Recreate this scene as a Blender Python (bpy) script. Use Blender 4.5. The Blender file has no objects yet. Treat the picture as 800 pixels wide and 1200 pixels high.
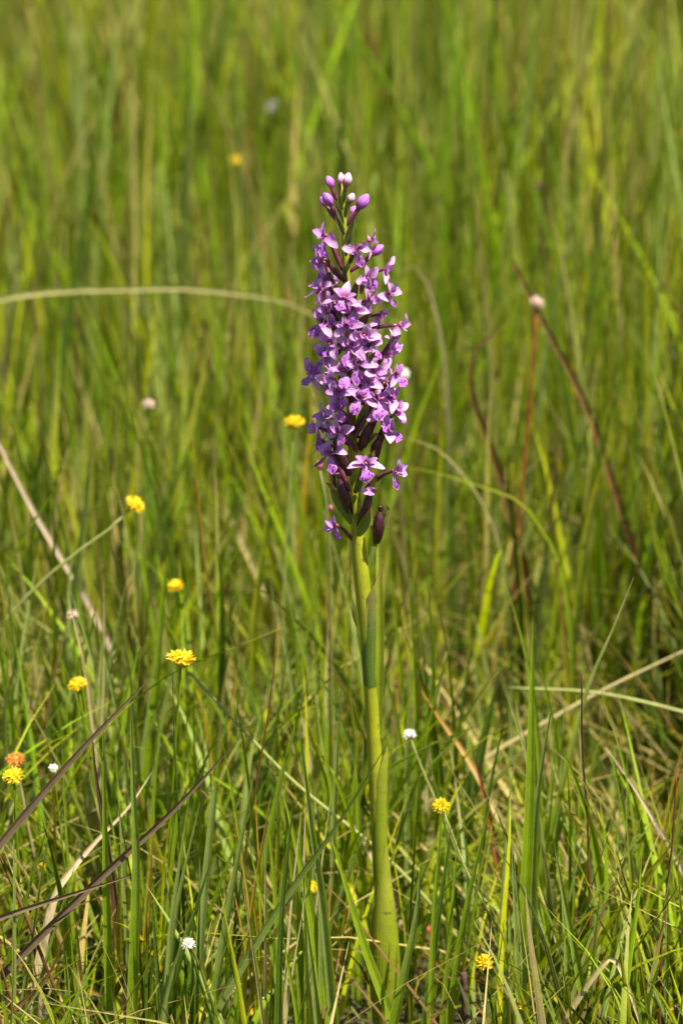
import bpy, math, random
import numpy as np
from mathutils import Vector, Matrix, Quaternion

# ------------------------------------------------------------------ camera, sky, sun, exposure
S = bpy.context.scene
C = S.collection
CZ, PITCH, F = 0.78, math.radians(20.0), 100.0          # camera height (m), downward pitch, focal length (mm)
OY = 1.31                                               # distance of the orchid along +Y
cam = bpy.data.cameras.new('camera'); camo = bpy.data.objects.new('camera', cam); C.objects.link(camo)
camo.location = (0, 0, CZ); camo.rotation_euler = (math.pi/2 - PITCH, 0, 0)
cam.sensor_fit = 'VERTICAL'; cam.sensor_height = 36; cam.sensor_width = 24; cam.lens = F
cam.clip_start = 0.02; cam.clip_end = 500
cam.dof.use_dof = True; cam.dof.focus_distance = 1.385; cam.dof.aperture_fstop = 6.8; cam.dof.aperture_blades = 9
S.camera = camo

SUN_EL, SUN_AZ = math.radians(64), math.radians(128)     # azimuth measured from +Y towards +X
world = bpy.data.worlds.new('World'); S.world = world; world.use_nodes = True
nt = world.node_tree; nt.nodes.clear()
sky = nt.nodes.new('ShaderNodeTexSky'); sky.sky_type = 'NISHITA'; sky.sun_disc = False
sky.sun_elevation = SUN_EL; sky.sun_rotation = SUN_AZ
bg = nt.nodes.new('ShaderNodeBackground'); bg.inputs[1].default_value = 0.05
wo = nt.nodes.new('ShaderNodeOutputWorld'); nt.links.new(sky.outputs[0], bg.inputs[0]); nt.links.new(bg.outputs[0], wo.inputs[0])
sl = bpy.data.lights.new('sun', 'SUN'); sl.energy = 5.0; sl.angle = math.radians(0.53); sl.color = (1.0, 0.93, 0.77)
so = bpy.data.objects.new('sun', sl); C.objects.link(so)
sd = Vector((math.cos(SUN_EL)*math.sin(SUN_AZ), math.cos(SUN_EL)*math.cos(SUN_AZ), math.sin(SUN_EL)))
so.rotation_euler = sd.to_track_quat('Z', 'Y').to_euler(); so.location = sd*5
S.view_settings.view_transform = 'Standard'; S.view_settings.look = 'None'
S.view_settings.gamma = 1; S.view_settings.exposure = 1.4; S.view_settings.use_curve_mapping = False
S.render.engine = 'CYCLES'
S.cycles.max_bounces = 5; S.cycles.transmission_bounces = 4; S.cycles.diffuse_bounces = 2; S.cycles.glossy_bounces = 2

rng = np.random.default_rng(7); random.seed(7)
FPX = F/36*1200
FW = Vector((0, math.cos(PITCH), -math.sin(PITCH))); UP = Vector((0, math.sin(PITCH), math.cos(PITCH)))
def ray(px, py): return FW + Vector((1, 0, 0))*((px-400)/FPX) + UP*((600-py)/FPX)
def at(px, py, Y=OY):                                   # photo pixel + distance -> point in the meadow
    d = ray(px, py); return Vector((0, 0, CZ)) + d*(Y/d.y)
def at_z(px, py, z):
    d = ray(px, py); return Vector((0, 0, CZ)) + d*((z-CZ)/d.z)
def mpp(Y): return math.hypot(Y, 0.5)/FPX               # metres per photo pixel near that distance

# ------------------------------------------------------------------ materials
def new_mat(name):
    m = bpy.data.materials.new(name); m.use_nodes = True; m.node_tree.nodes.clear()
    return m, m.node_tree
class NB:
    def __init__(s, t): s.t = t
    def n(s, ty, **k):
        x = s.t.nodes.new(ty)
        for a, v in k.items(): setattr(x, a, v)
        return x
    def l(s, a, b): s.t.links.new(a, b)
    def math(s, op, a, b=None, c=None):
        x = s.n('ShaderNodeMath', operation=op)
        for i, v in enumerate((a, b, c)):
            if v is None: continue
            if isinstance(v, (int, float)): x.inputs[i].default_value = v
            else: s.l(v, x.inputs[i])
        return x.outputs[0]
    def mix(s, f, a, b, mode='MIX'):
        x = s.n('ShaderNodeMix', data_type='RGBA', blend_type=mode)
        for i, v in ((0, f), (6, a), (7, b)):
            if isinstance(v, (int, float)): x.inputs[i].default_value = v
            elif isinstance(v, tuple): x.inputs[i].default_value = (*v, 1)
            else: s.l(v, x.inputs[i])
        return x.outputs[2]
    def ss(s, v, lo, hi):
        x = s.n('ShaderNodeMapRange', interpolation_type='SMOOTHSTEP'); s.l(v, x.inputs[0])
        x.inputs[1].default_value = lo; x.inputs[2].default_value = hi; return x.outputs[0]
    def noise(s, scale, vec=None, detail=3, out=0):
        x = s.n('ShaderNodeTexNoise'); x.inputs['Scale'].default_value = scale; x.inputs['Detail'].default_value = detail
        if vec is not None: s.l(vec, x.inputs['Vector'])
        return x.outputs[out]
def finish(b, col, rough, trans, tcol=None, bump=None, bstr=0.3, bdist=0.0003, spec=0.5, sss=0):
    p = b.n('ShaderNodeBsdfPrincipled'); b.l(col, p.inputs['Base Color'])
    if isinstance(rough, float): p.inputs['Roughness'].default_value = rough
    else: b.l(rough, p.inputs['Roughness'])
    p.inputs['Specular IOR Level'].default_value = spec
    if bump is not None:
        bp = b.n('ShaderNodeBump'); bp.inputs['Strength'].default_value = bstr; bp.inputs['Distance'].default_value = bdist
        b.l(bump, bp.inputs['Height']); b.l(bp.outputs[0], p.inputs['Normal'])
    o = b.n('ShaderNodeOutputMaterial')
    if trans > 0:
        t = b.n('ShaderNodeBsdfTranslucent'); b.l(tcol if tcol is not None else col, t.inputs[0])
        m = b.n('ShaderNodeMixShader'); m.inputs[0].default_value = trans
        b.l(p.outputs[0], m.inputs[1]); b.l(t.outputs[0], m.inputs[2]); b.l(m.outputs[0], o.inputs[0])
    else: b.l(p.outputs[0], o.inputs[0])

def blade_mat(name, trans, rough, edge):
    m, t = new_mat(name); b = NB(t)
    a = b.n('ShaderNodeAttribute', attribute_name='col'); uv = b.n('ShaderNodeUVMap'); sx = b.n('ShaderNodeSeparateXYZ'); b.l(uv.outputs[0], sx.inputs[0])
    u = sx.outputs[0]; geo = b.n('ShaderNodeNewGeometry')
    wave = b.math('SINE', b.math('MULTIPLY', u, 44.0))
    nz = b.noise(130, geo.outputs['Position'], 3); n2 = b.noise(700, geo.outputs['Position'], 2)
    k = b.math('ADD', b.math('MULTIPLY', wave, 0.10), b.math('ADD', b.math('MULTIPLY', nz, 0.7), b.math('ADD', b.math('MULTIPLY', n2, 0.35), 0.5)))
    cc = b.n('ShaderNodeVectorMath', operation='SCALE'); b.l(a.outputs['Color'], cc.inputs[0]); b.l(k, cc.inputs['Scale'])
    e = b.ss(b.math('ABSOLUTE', b.math('SUBTRACT', u, 0.5)), 0.36, 0.5)
    rib = b.math('SUBTRACT', 1.0, b.ss(b.math('ABSOLUTE', b.math('SUBTRACT', u, 0.5)), 0.02, 0.09))
    pale = b.mix(0.55, cc.outputs[0], (0.46, 0.48, 0.16))
    col = b.mix(b.math('MULTIPLY', b.math('MAXIMUM', e, b.math('MULTIPLY', rib, 0.6)), edge), cc.outputs[0], pale)
    spots = b.ss(b.noise(260, geo.outputs['Position'], 4), 0.66, 0.74)
    col = b.mix(b.math('MULTIPLY', spots, 0.55), col, (0.20, 0.11, 0.04))
    tc = b.mix(1.0, col, (1.75, 1.8, 0.10), 'MULTIPLY')
    finish(b, col, rough, trans, tc, wave, 0.35, 0.0002, 0.2)
    return m
M = {}
M['grass'] = blade_mat('grass_blade', 0.33, 0.42, 0.55)
M['dry'] = blade_mat('dry_blade', 0.15, 0.6, 0.35)

def sheath_mat(name, base, tipc, vein=0.10):
    m, t = new_mat(name); b = NB(t)
    uv = b.n('ShaderNodeUVMap'); sx = b.n('ShaderNodeSeparateXYZ'); b.l(uv.outputs[0], sx.inputs[0]); geo = b.n('ShaderNodeNewGeometry')
    wave = b.math('SINE', b.math('MULTIPLY', sx.outputs[0], 150.0))
    nz = b.noise(90, geo.outputs['Position'], 4); n3 = b.noise(900, geo.outputs['Position'], 2)
    col = b.mix(b.ss(sx.outputs[1], 0.45, 1.0), base, tipc)
    k = b.math('ADD', b.math('MULTIPLY', wave, vein), b.math('ADD', b.math('MULTIPLY', nz, 0.6), b.math('ADD', b.math('MULTIPLY', n3, 0.4), 0.5)))
    cc = b.n('ShaderNodeVectorMath', operation='SCALE'); b.l(col, cc.inputs[0]); b.l(k, cc.inputs['Scale'])
    e = b.ss(b.math('ABSOLUTE', b.math('SUBTRACT', sx.outputs[0], 0.5)), 0.43, 0.5)
    col = b.mix(b.math('MULTIPLY', e, 0.7), cc.outputs[0], (0.42, 0.40, 0.10))
    sp = b.ss(b.noise(330, geo.outputs['Position'], 3), 0.62, 0.70)
    col = b.mix(b.math('MULTIPLY', sp, 0.55), col, (0.05, 0.035, 0.012))
    tc = b.mix(1.0, col, (1.4, 1.3, 0.5), 'MULTIPLY')
    finish(b, col, 0.38, 0.18, tc, wave, 0.3, 0.0002)
    return m
M['stem'] = sheath_mat('orchid_stem', (0.32, 0.34, 0.016), (0.32, 0.35, 0.020), 0.05)
M['sheath_green'] = sheath_mat('orchid_sheath', (0.19, 0.24, 0.012), (0.28, 0.30, 0.03), 0.06)
M['sheath_dark'] = sheath_mat('orchid_sheath_dark', (0.095, 0.150, 0.018), (0.22, 0.19, 0.06))
M['sheath_lime'] = sheath_mat('orchid_sheath_lime', (0.20, 0.25, 0.03), (0.42, 0.30, 0.07))
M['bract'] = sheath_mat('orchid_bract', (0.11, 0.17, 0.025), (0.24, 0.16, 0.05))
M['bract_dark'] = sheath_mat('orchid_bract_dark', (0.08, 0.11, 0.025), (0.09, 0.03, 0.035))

def petal_mat(name, base, tip, spot=None, trans=0.33):
    m, t = new_mat(name); b = NB(t)
    uv = b.n('ShaderNodeUVMap'); sx = b.n('ShaderNodeSeparateXYZ'); b.l(uv.outputs[0], sx.inputs[0])
    oi = b.n('ShaderNodeObjectInfo')
    ofs = b.n('ShaderNodeVectorMath', operation='ADD'); b.l(uv.outputs[0], ofs.inputs[0])
    cx = b.n('ShaderNodeCombineXYZ'); b.l(b.math('MULTIPLY', oi.outputs['Random'], 37.0), cx.inputs[0]); b.l(b.math('MULTIPLY', oi.outputs['Random'], 91.0), cx.inputs[1])
    b.l(cx.outputs[0], ofs.inputs[1]); vec = ofs.outputs[0]
    col = b.mix(b.ss(sx.outputs[1], 0.05, 0.75), base, tip)
    vn = b.math('SINE', b.math('ADD', b.math('MULTIPLY', sx.outputs[0], 38.0), b.math('MULTIPLY', b.noise(3, vec, 2), 5.0)))
    vein = b.math('MULTIPLY', b.ss(vn, 0.55, 1.0), 0.28)
    col = b.mix(vein, col, (0.30, 0.09, 0.40))
    k = b.math('ADD', 0.62, b.math('ADD', b.math('MULTIPLY', b.noise(4, vec, 4), 0.5), b.math('MULTIPLY', oi.outputs['Random'], 0.28)))
    cc = b.n('ShaderNodeVectorMath', operation='SCALE'); b.l(col, cc.inputs[0]); b.l(k, cc.inputs['Scale']); col = cc.outputs[0]
    if spot:
        mp = b.n('ShaderNodeVectorMath', operation='MULTIPLY'); b.l(vec, mp.inputs[0]); mp.inputs[1].default_value = (4.6, 5.5, 1)
        v = b.n('ShaderNodeTexVoronoi', feature='F1'); v.inputs['Scale'].default_value = 1.0; b.l(mp.outputs[0], v.inputs['Vector'])
        mid = b.math('SUBTRACT', 1.0, b.ss(b.math('ABSOLUTE', b.math('SUBTRACT', sx.outputs[0], 0.5)), 0.30, 0.50))
        s_ = b.math('MULTIPLY', b.math('SUBTRACT', 1.0, b.ss(v.outputs['Distance'], 0.34, 0.46)), mid)
        col = b.mix(b.math('MULTIPLY', s_, 0.9), col, spot)
    bump = b.math('ADD', vn, b.noise(30, vec, 3))
    old = b.math('MULTIPLY', b.ss(oi.outputs['Random'], 0.80, 0.95), b.ss(b.math('ADD', sx.outputs[1], b.math('MULTIPLY', b.noise(5, vec, 3), .35)), 0.95, 1.15))
    col = b.mix(b.math('MULTIPLY', old, .8), col, (0.22, 0.10, 0.07))
    finish(b, col, 0.5, trans, b.mix(1.0, col, (1.15, 0.85, 1.15), 'MULTIPLY'), bump, 0.4, 0.00025, 0.35)
    return m
M['sepal'] = petal_mat('orchid_sepal', (0.44, 0.15, 0.46), (0.68, 0.42, 0.68))
M['petal'] = petal_mat('orchid_petal', (0.40, 0.11, 0.44), (0.58, 0.27, 0.60))
M['lip'] = petal_mat('orchid_lip', (0.56, 0.28, 0.60), (0.40, 0.115, 0.50), (0.075, 0.004, 0.095), 0.25)
M['bud'] = petal_mat('orchid_bud', (0.36, 0.08, 0.34), (0.50, 0.17, 0.64), None, 0.1)
M['bud_pale'] = petal_mat('orchid_bud_pale', (0.40, 0.16, 0.10), (0.66, 0.40, 0.62), None, 0.1)

def solid_mat(name, c1, c2, scale, rough=0.5, bstr=0.5, trans=0.0, bdist=0.0004):
    m, t = new_mat(name); b = NB(t); geo = b.n('ShaderNodeNewGeometry')
    nz = b.noise(scale, geo.outputs['Position'], 5)
    col = b.mix(b.ss(nz, 0.3, 0.7), c1, c2)
    finish(b, col, rough, trans, None, nz, bstr, bdist)
    return m
M['ovary'] = solid_mat('orchid_ovary', (0.075, 0.012, 0.030), (0.14, 0.03, 0.055), 500, 0.38)
M['capsule'] = solid_mat('orchid_capsule', (0.022, 0.006, 0.010), (0.065, 0.012, 0.022), 600, 0.4)
M['column'] = solid_mat('orchid_column', (0.13, 0.015, 0.05), (0.26, 0.08, 0.03), 800, 0.4)
M['yellow'] = solid_mat('yellow_floret', (0.78, 0.53, 0.006), (0.85, 0.66, 0.015), 500, 0.55, 0.4, 0.25)
M['orange'] = solid_mat('orange_floret', (0.55, 0.20, 0.03), (0.66, 0.34, 0.05), 500, 0.6, 0.4, 0.2)
M['white'] = solid_mat('white_bract', (0.74, 0.68, 0.60), (0.82, 0.80, 0.75), 500, 0.5, 0.3, 0.2)
M['pinkish'] = solid_mat('pinkish_bract', (0.50, 0.34, 0.26), (0.66, 0.52, 0.42), 500, 0.55, 0.3, 0.2)
M['red'] = solid_mat('red_bud', (0.45, 0.05, 0.03), (0.55, 0.12, 0.05), 500, 0.5)
M['pinkbud'] = solid_mat('pink_bud', (0.22, 0.04, 0.09), (0.34, 0.10, 0.15), 500, 0.5)
M['cup'] = solid_mat('flower_cup', (0.10, 0.12, 0.03), (0.20, 0.16, 0.06), 500, 0.6)
M['bark'] = solid_mat('dead_stick', (0.035, 0.02, 0.012), (0.09, 0.05, 0.03), 300, 0.8, 0.8, 0, 0.001)

# ------------------------------------------------------------------ mesh helpers
def mesh(name, verts, faces, mat, uvs=None, cols=None, smooth=True):
    me = bpy.data.meshes.new(name); me.from_pydata([tuple(v) for v in verts], [], faces)
    if uvs is not None:
        l = me.uv_layers.new(name='UVMap'); idx = np.zeros(len(me.loops), dtype=np.int32); me.loops.foreach_get('vertex_index', idx)
        l.data.foreach_set('uv', np.asarray(uvs, dtype=np.float32)[idx].ravel())
    if cols is not None:
        a = me.attributes.new('col', 'FLOAT_COLOR', 'POINT'); a.data.foreach_set('color', np.c_[np.asarray(cols, dtype=np.float32), np.ones(len(cols), np.float32)].ravel())
    me.polygons.foreach_set('use_smooth', [smooth]*len(me.polygons)); me.materials.append(mat); me.update()
    return me
def obj(name, me, parent=None, mat4=None):
    o = bpy.data.objects.new(name, me); C.objects.link(o)
    if parent is not None: o.parent = parent
    if mat4 is not None: o.matrix_local = mat4
    return o
def tag(o, label, cat, group=None, kind=None):
    if label: o['label'] = label
    if cat: o['category'] = cat
    if group: o['group'] = group
    if kind: o['kind'] = kind
    return o
def empty(name, loc):
    o = bpy.data.objects.new(name, None); C.objects.link(o); o.location = loc; o.empty_display_size = 0.01
    return o
def spline(pts, n):
    P = [Vector(p) for p in pts]
    if len(P) == 2: P = [P[0], (P[0]+P[1])/2, P[1]]
    P = [P[0]*2-P[1]] + P + [P[-1]*2-P[-2]]
    L = [0]
    for a, b in zip(P[1:-2], P[2:-1]): L.append(L[-1]+(b-a).length)
    out = []
    for k in range(n):
        d = L[-1]*k/(n-1); i = 0
        while i < len(L)-2 and d > L[i+1]: i += 1
        t = (d-L[i])/max(L[i+1]-L[i], 1e-9)
        a, b, c, e = P[i], P[i+1], P[i+2], P[i+3]
        out.append(0.5*((2*b)+(c-a)*t+(2*a-5*b+4*c-e)*t*t+(3*b-a-3*c+e)*t**3))
    return out
def tube(path, radii, nseg=8, squash=1.0):
    """rings round a path; returns verts, faces, uvs"""
    n = len(path); V, Fc, U = [], [], []
    ref = Vector((0, -1, 0.01))
    for i, p in enumerate(path):
        t = (path[min(i+1, n-1)]-path[max(i-1, 0)]).normalized()
        x = ref.cross(t); x = x.normalized() if x.length > 1e-6 else Vector((1, 0, 0)); y = t.cross(x)
        for k in range(nseg):
            a = 2*math.pi*k/nseg
            V.append(p + x*math.cos(a)*radii[i] + y*math.sin(a)*radii[i]*squash); U.append((k/nseg, i/(n-1)))
    for i in range(n-1):
        for k in range(nseg):
            k2 = (k+1) % nseg; Fc.append((i*nseg+k, i*nseg+k2, (i+1)*nseg+k2, (i+1)*nseg+k))
    Fc.append(tuple(range(nseg))[::-1]); Fc.append(tuple(range((n-1)*nseg, n*nseg)))
    return V, Fc, U
def blade_geo(path, widths, yaw, fold, cross=5, twist=0.0):
    n = len(path); V, Fc, U = [], [], []
    for i, p in enumerate(path):
        t = (path[min(i+1, n-1)]-path[max(i-1, 0)]).normalized()
        a = yaw + twist*i/(n-1)
        face = Vector((math.sin(a), -math.cos(a), 0.15)).normalized()
        s = t.cross(face); s = s.normalized() if s.length > 1e-4 else Vector((1, 0, 0)); nn = s.cross(t).normalized()
        for c in range(cross):
            u = c/(cross-1)-0.5
            V.append(p + s*(u*widths[i]) + nn*(abs(u)*2*fold*widths[i])); U.append((u+0.5, i/(n-1)))
    for i in range(n-1):
        for c in range(cross-1):
            k = i*cross+c; Fc.append((k, k+1, k+1+cross, k+cross))
    return V, Fc, U

# ------------------------------------------------------------------ ground
def ground():
    V, Fc = [], []
    xs = [-40, -15, -6] + list(np.linspace(-2.5, 2.5, 90)) + [6, 15, 40]; ys = [-12, -4] + list(np.linspace(0, 6, 110)) + [9, 14, 25, 60, 120]
    for y in ys:
        for x in xs:
            z = 0.006*math.sin(x*9+y*4)+0.006*math.sin(y*11-x*5)+0.004*math.sin(x*31)*math.sin(y*27)-0.008
            V.append((x, y, z))
    w = len(xs)
    for j in range(len(ys)-1):
        for i in range(w-1): k = j*w+i; Fc.append((k, k+1, k+1+w, k+w))
    m, t = new_mat('meadow_soil'); b = NB(t); geo = b.n('ShaderNodeNewGeometry'); P = geo.outputs['Position']
    col = b.mix(b.ss(b.noise(14, P, 6), 0.35, 0.65), (0.030, 0.020, 0.011), (0.075, 0.058, 0.025))
    col = b.mix(b.ss(b.noise(60, P, 5), 0.5, 0.7), col, (0.055, 0.075, 0.015))
    finish(b, col, 0.95, 0, None, b.noise(120, P, 6), 0.9, 0.01)
    g = obj('ground', mesh('ground', V, Fc, m)); g['kind'] = 'structure'
ground()

# ------------------------------------------------------------------ grass as a mass
PAL = np.array([[.172, .258, .003], [.100, .168, .003], [.22, .270, .070], [.305, .330, .005], [.38, .30, .10], [.15, .070, .022], [.055, .095, .005]])
def grass_mass(name, x, y, h, w, lean, bend, az, col, tipcol, segs, cross, label, twist):
    hx, hy = h*(lean+bend), h*(lean*.5+bend*.22)
    keep = np.ones(len(x), bool)                           # trampled gap in front of the orchid's foot
    for q in (0*x, hy, hx*.8, hx): keep &= ~((np.abs(x+np.cos(az)*q-0.0195) < 0.0135) & (y+np.sin(az)*q > 1.06) & (y+np.sin(az)*q < OY+.008))
    x, y, h, w, lean, bend, az, col, tipcol, twist = [v[keep] for v in (x, y, h, w, lean, bend, az, col, tipcol, twist)]
    n = len(x); t = np.linspace(0, 1, segs+1)
    T = t[None, :]; d = np.stack([np.cos(az), np.sin(az)], 1)
    hor = h[:, None]*(lean[:, None]*T + bend[:, None]*T**2.2)
    zz = h[:, None]*(T*np.sqrt(np.maximum(0.05, 1-lean[:, None]**2*0.6)) - 0.45*bend[:, None]*T**2.6)
    cx = x[:, None]+hor*d[:, :1]; cy = y[:, None]+hor*d[:, 1:]; cz = zz-0.01
    wig = (rng.random((n, 1))-.5)*0.05*h[:, None]*np.sin(T*math.pi*1.5); cx = cx+wig
    fa = twist[:, None]+0.6*T*(rng.random((n, 1))-.5)*3
    sx, sy = np.cos(fa), np.sin(fa)
    W = w[:, None]*np.minimum(1, 0.55+1.6*T)*(1-T**2.6)+0.00015
    V = np.zeros((n, segs+1, cross, 3), np.float32); U = np.zeros((n, segs+1, cross, 2), np.float32); K = np.zeros((n, segs+1, cross, 4), np.float32)
    for c in range(cross):
        u = c/(cross-1)-0.5; fo = abs(u)*0.55*W
        V[:, :, c, 0] = cx+sx*u*W-sy*fo; V[:, :, c, 1] = cy+sy*u*W+sx*fo; V[:, :, c, 2] = cz
        U[:, :, c, 0] = u+.5; U[:, :, c, 1] = T
        m = np.clip((T-0.55)/0.45, 0, 1)[..., None]
        K[:, :, c, :3] = col[:, None, :]*(1-m)+tipcol[:, None, :]*m; K[:, :, c, 3] = 1
    b = np.arange(n)[:, None, None]*((segs+1)*cross); i = np.arange(segs)[None, :, None]; c = np.arange(cross-1)[None, None, :]
    k = b+i*cross+c; Q = np.stack([k, k+1, k+1+cross, k+cross], -1).reshape(-1, 4).astype(np.int32)
    me = bpy.data.meshes.new(name); me.vertices.add(n*(segs+1)*cross); me.vertices.foreach_set('co', V.ravel())
    me.loops.add(Q.size); me.loops.foreach_set('vertex_index', Q.ravel()); me.polygons.add(len(Q))
    me.polygons.foreach_set('loop_start', np.arange(0, Q.size, 4, dtype=np.int32)); me.polygons.foreach_set('use_smooth', np.ones(len(Q), bool))
    l = me.uv_layers.new(name='UVMap'); l.data.foreach_set('uv', U.reshape(-1, 2)[Q.ravel()].ravel())
    a = me.attributes.new('col', 'FLOAT_COLOR', 'POINT'); a.data.foreach_set('color', K.ravel())
    me.materials.append(M['grass']); me.update(); me.validate()
    return tag(obj(name, me), label, 'grass', None, 'stuff')
def scatter(n, y0, y1, wide=0.30, k=0.20, clump=0.03, per=9):
    m = max(1, n//per)
    yy = y0+(y1-y0)*rng.random(m*3)**1.0; acc = rng.random(m*3) < (wide+k*yy)/(wide+k*y1)
    yy = yy[acc][:m]; m = len(yy); xx = (rng.random(m)*2-1)*(wide+k*yy)
    i = rng.integers(0, m, n); a = rng.random(n)*2*math.pi; r = clump*np.abs(rng.normal(size=n))
    return xx[i]+r*np.cos(a), yy[i]+r*np.sin(a), a, r, i
def heights(x, y, base):
    lim = np.interp(y, [0.2, 1.0, 1.18, 1.30, 1.45, 1.9, 7], [.10, .12, .15, .19, .24, .33, .38])
    h = lim*base
    stem_x = 0.0175
    h = h*np.where((y > 1.36) & (y < 1.66) & (x > 0.045) & (x < 0.22), 0.55, 1.0)
    near = (y < OY+0.012) & (np.abs(x-stem_x) < 0.06)
    return np.where(near, np.minimum(h, 0.022), h)
def colours(n, p):
    c = PAL[rng.choice(len(PAL), n, p=p)]
    return c*(0.42+0.95*rng.random((n, 1)))*(0.93+0.14*rng.random((n, 3)))
def lumps(x, y): return np.sin(x*7.1+1.3*np.sin(y*3.1))*0.5+np.sin(y*5.3+x*3.7+2)*0.5
def meadow(n, y0, y1, segs, cross, wlo, whi, hlo, hhi, p, name, label, clump=0.03, lean_s=0.16, bend_s=0.22, wide=0.30, k=0.20, xo=0.0):
    x, y, a, r, i = scatter(n, y0, y1, wide, k, clump); x = x+xo
    h = heights(x, y, hlo+(hhi-hlo)*rng.random(n))*(1+0.18*lumps(x, y))
    w = wlo+(whi-wlo)*rng.random(n)**1.5
    lean = np.clip(np.abs(rng.normal(size=n))*lean_s, 0, 0.8); bend = np.abs(rng.normal(size=n))*bend_s
    col = colours(n, p); tip = np.where(rng.random((n, 1)) < 0.22, PAL[4]*0.8, np.where(rng.random((n, 1)) < .08, PAL[5], col*1.1))
    return grass_mass(name, x, y, h, w, lean, bend, a+rng.normal(size=n)*.5, col, tip, segs, cross, label, rng.normal(size=n)*0.8)
P1 = [.32, .17, .16, .18, .06, .02, .09]
meadow(3600, 1.02, 1.55, 8, 3, .0022, .0052, .5, 1.0, P1, 'near_grass', 'green grass standing round the foot of the orchid', 0.02, 0.2, 0.25)
meadow(4500, 1.5, 2.2, 8, 3, .0024, .0062, .5, 1.2, P1, 'middle_grass', 'tall green grass close behind the orchid', 0.018, .11, .12)
meadow(10500, 2.1, 5.3, 8, 3, .0040, .0115, .6, 1.35, P1, 'meadow_grass', 'dense tall green meadow grass filling the field behind the orchid', 0.018, .10, .11)
meadow(20000, 1.02, 4.6, 5, 2, .0008, .0018, .35, .9, [.26, .14, .12, .24, .15, .04, .05], 'fine_grass', 'fine hair-thin yellow green grass woven between the broader blades', 0.05, 0.35, 0.5)
meadow(1900, 1.2, 1.7, 8, 3, .003, .006, 1.0, 1.4, P1, 'shading_grass', 'stand of taller denser grass added out of view to shade the dark gap', 0.02, .06, .10, .16, 0, .40)  # extra tall stand, unseen from the camera, added to cast shade over the gap
meadow(7000, 0.15, 1.1, 5, 3, .0015, .0035, .4, .8, P1, 'short_grass', 'short green grass sward running up to the orchid', 0.04, 0.25, 0.3, 0.45, 0.2)
meadow(9000, 5.2, 12, 5, 2, .005, .010, .8, 1.3, P1, 'distant_grass', 'distant tall grass at the far end of the meadow', 0.05, 0.16, 0.22, 1.0, 0.3)
def thatch(n):
    x, y, a, r, i = scatter(n, 1.0, 4.0, 0.3, 0.2, 0.06)
    h = 0.05+0.15*rng.random(n); col = PAL[rng.choice([4, 4, 5, 3], n)]*(0.6+0.6*rng.random((n, 1)))
    o = grass_mass('dead_thatch', x, y, h, .0012+.002*rng.random(n), 0.85+0*x, 0.35*rng.random(n), a, col, col, 4, 2, 'tangled dead straw thatch lying low between the grass stems', rng.random(n)*6)
thatch(13000)

# ------------------------------------------------------------------ the orchid
OR = empty('orchid', at(449, 1235, OY)); OR.location.z = 0.0
tag(OR, 'tall purple orchid with a dense lavender flower spike on a thick green stem', 'orchid')
OB = Vector(OR.location); MP = mpp(OY)*1.0
def loc(px, py, dy=0.0): return at(px, py, OY+dy)-OB     # point in the orchid's own space
AX = [(450, 1240), (450, 1150), (447, 1050), (442, 950), (438, 870), (434, 800), (430, 740), (424, 680), (420, 640), (416, 580), (412, 500), (409, 420), (407, 350), (404, 280), (401, 235), (400, 214)]
RW = [11, 11, 10.5, 10, 10, 9.5, 9.5, 10.5, 11, 8, 6.5, 6, 5.5, 4.5, 3.2, 2.2]
def axis(py):
    for (x0, y0), (x1, y1) in zip(AX, AX[1:]):
        if y1 <= py <= y0: return x0+(x1-x0)*(py-y0)/(y1-y0)
    return AX[-1][0]
def arad(py): return float(np.interp(-py, [-a[1] for a in AX], RW))*MP*0.88
base = loc(450, 1240); base.z = -0.01
pth = [base]+[loc(*a) for a in AX[1:]]
V, Fc, U = tube(spline(pth, 60), list(np.interp(np.linspace(0, 1, 60), np.linspace(0, 1, 60), [arad(1240-k/59*1026) for k in range(60)])), 16)
obj('stem', mesh('stem', V, Fc, M['stem'], U), OR)

def sheath(y_base, y_tip, tip_px, r0, bulge, mat, face, open0=1.0, flare=0.0, name='leaf_sheath'):
    """leaf base wrapped round the stem: full collar at the bottom narrowing to a tip"""
    n, cr = 26, 17; V, Fc, U = [], [], []
    for i in range(n):
        t = i/(n-1); py = y_base+(y_tip-y_base)*t
        px = axis(py)+(tip_px-axis(y_tip))*t**2
        r = arad(py)+ (r0+bulge*math.sin(math.pi*min(1, t*1.15))**1.4+flare*t**3)*MP
        half = math.pi*0.98*open0*(1-max(0, (t-0.35)/0.65)**1.3)+0.02
        c = loc(px, py)
        for k in range(cr):
            a = face+half*(2*k/(cr-1)-1)
            lap = 1+0.06*(k/(cr-1)-.5)
            V.append(c+Vector((math.sin(a)*r*lap, -math.cos(a)*r*lap, 0))); U.append((k/(cr-1), t))
    for i in range(n-1):
        for k in range(cr-1): q = i*cr+k; Fc.append((q, q+1, q+1+cr, q+cr))
    return obj(name, mesh(name, V, Fc, mat, U), OR)
sheath(1245, 985, 447, 0.6, 9.5, M['sheath_green'], 0.55)
sheath(1030, 872, 446, 0.5, 0.5, M['sheath_green'], 0.9, 0.98, 0.5)
sheath(1244, 1085, 452, 2.0, 3.4, M['sheath_dark'], -0.7, 0.9)
sheath(802, 684, 433, 0.5, 0.7, M['sheath_dark'], 0.35, 0.95, 1.0)
sheath(752, 656, 437, 0.9, 0.2, M['sheath_lime'], 1.5, 0.55, 1.5)

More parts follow.
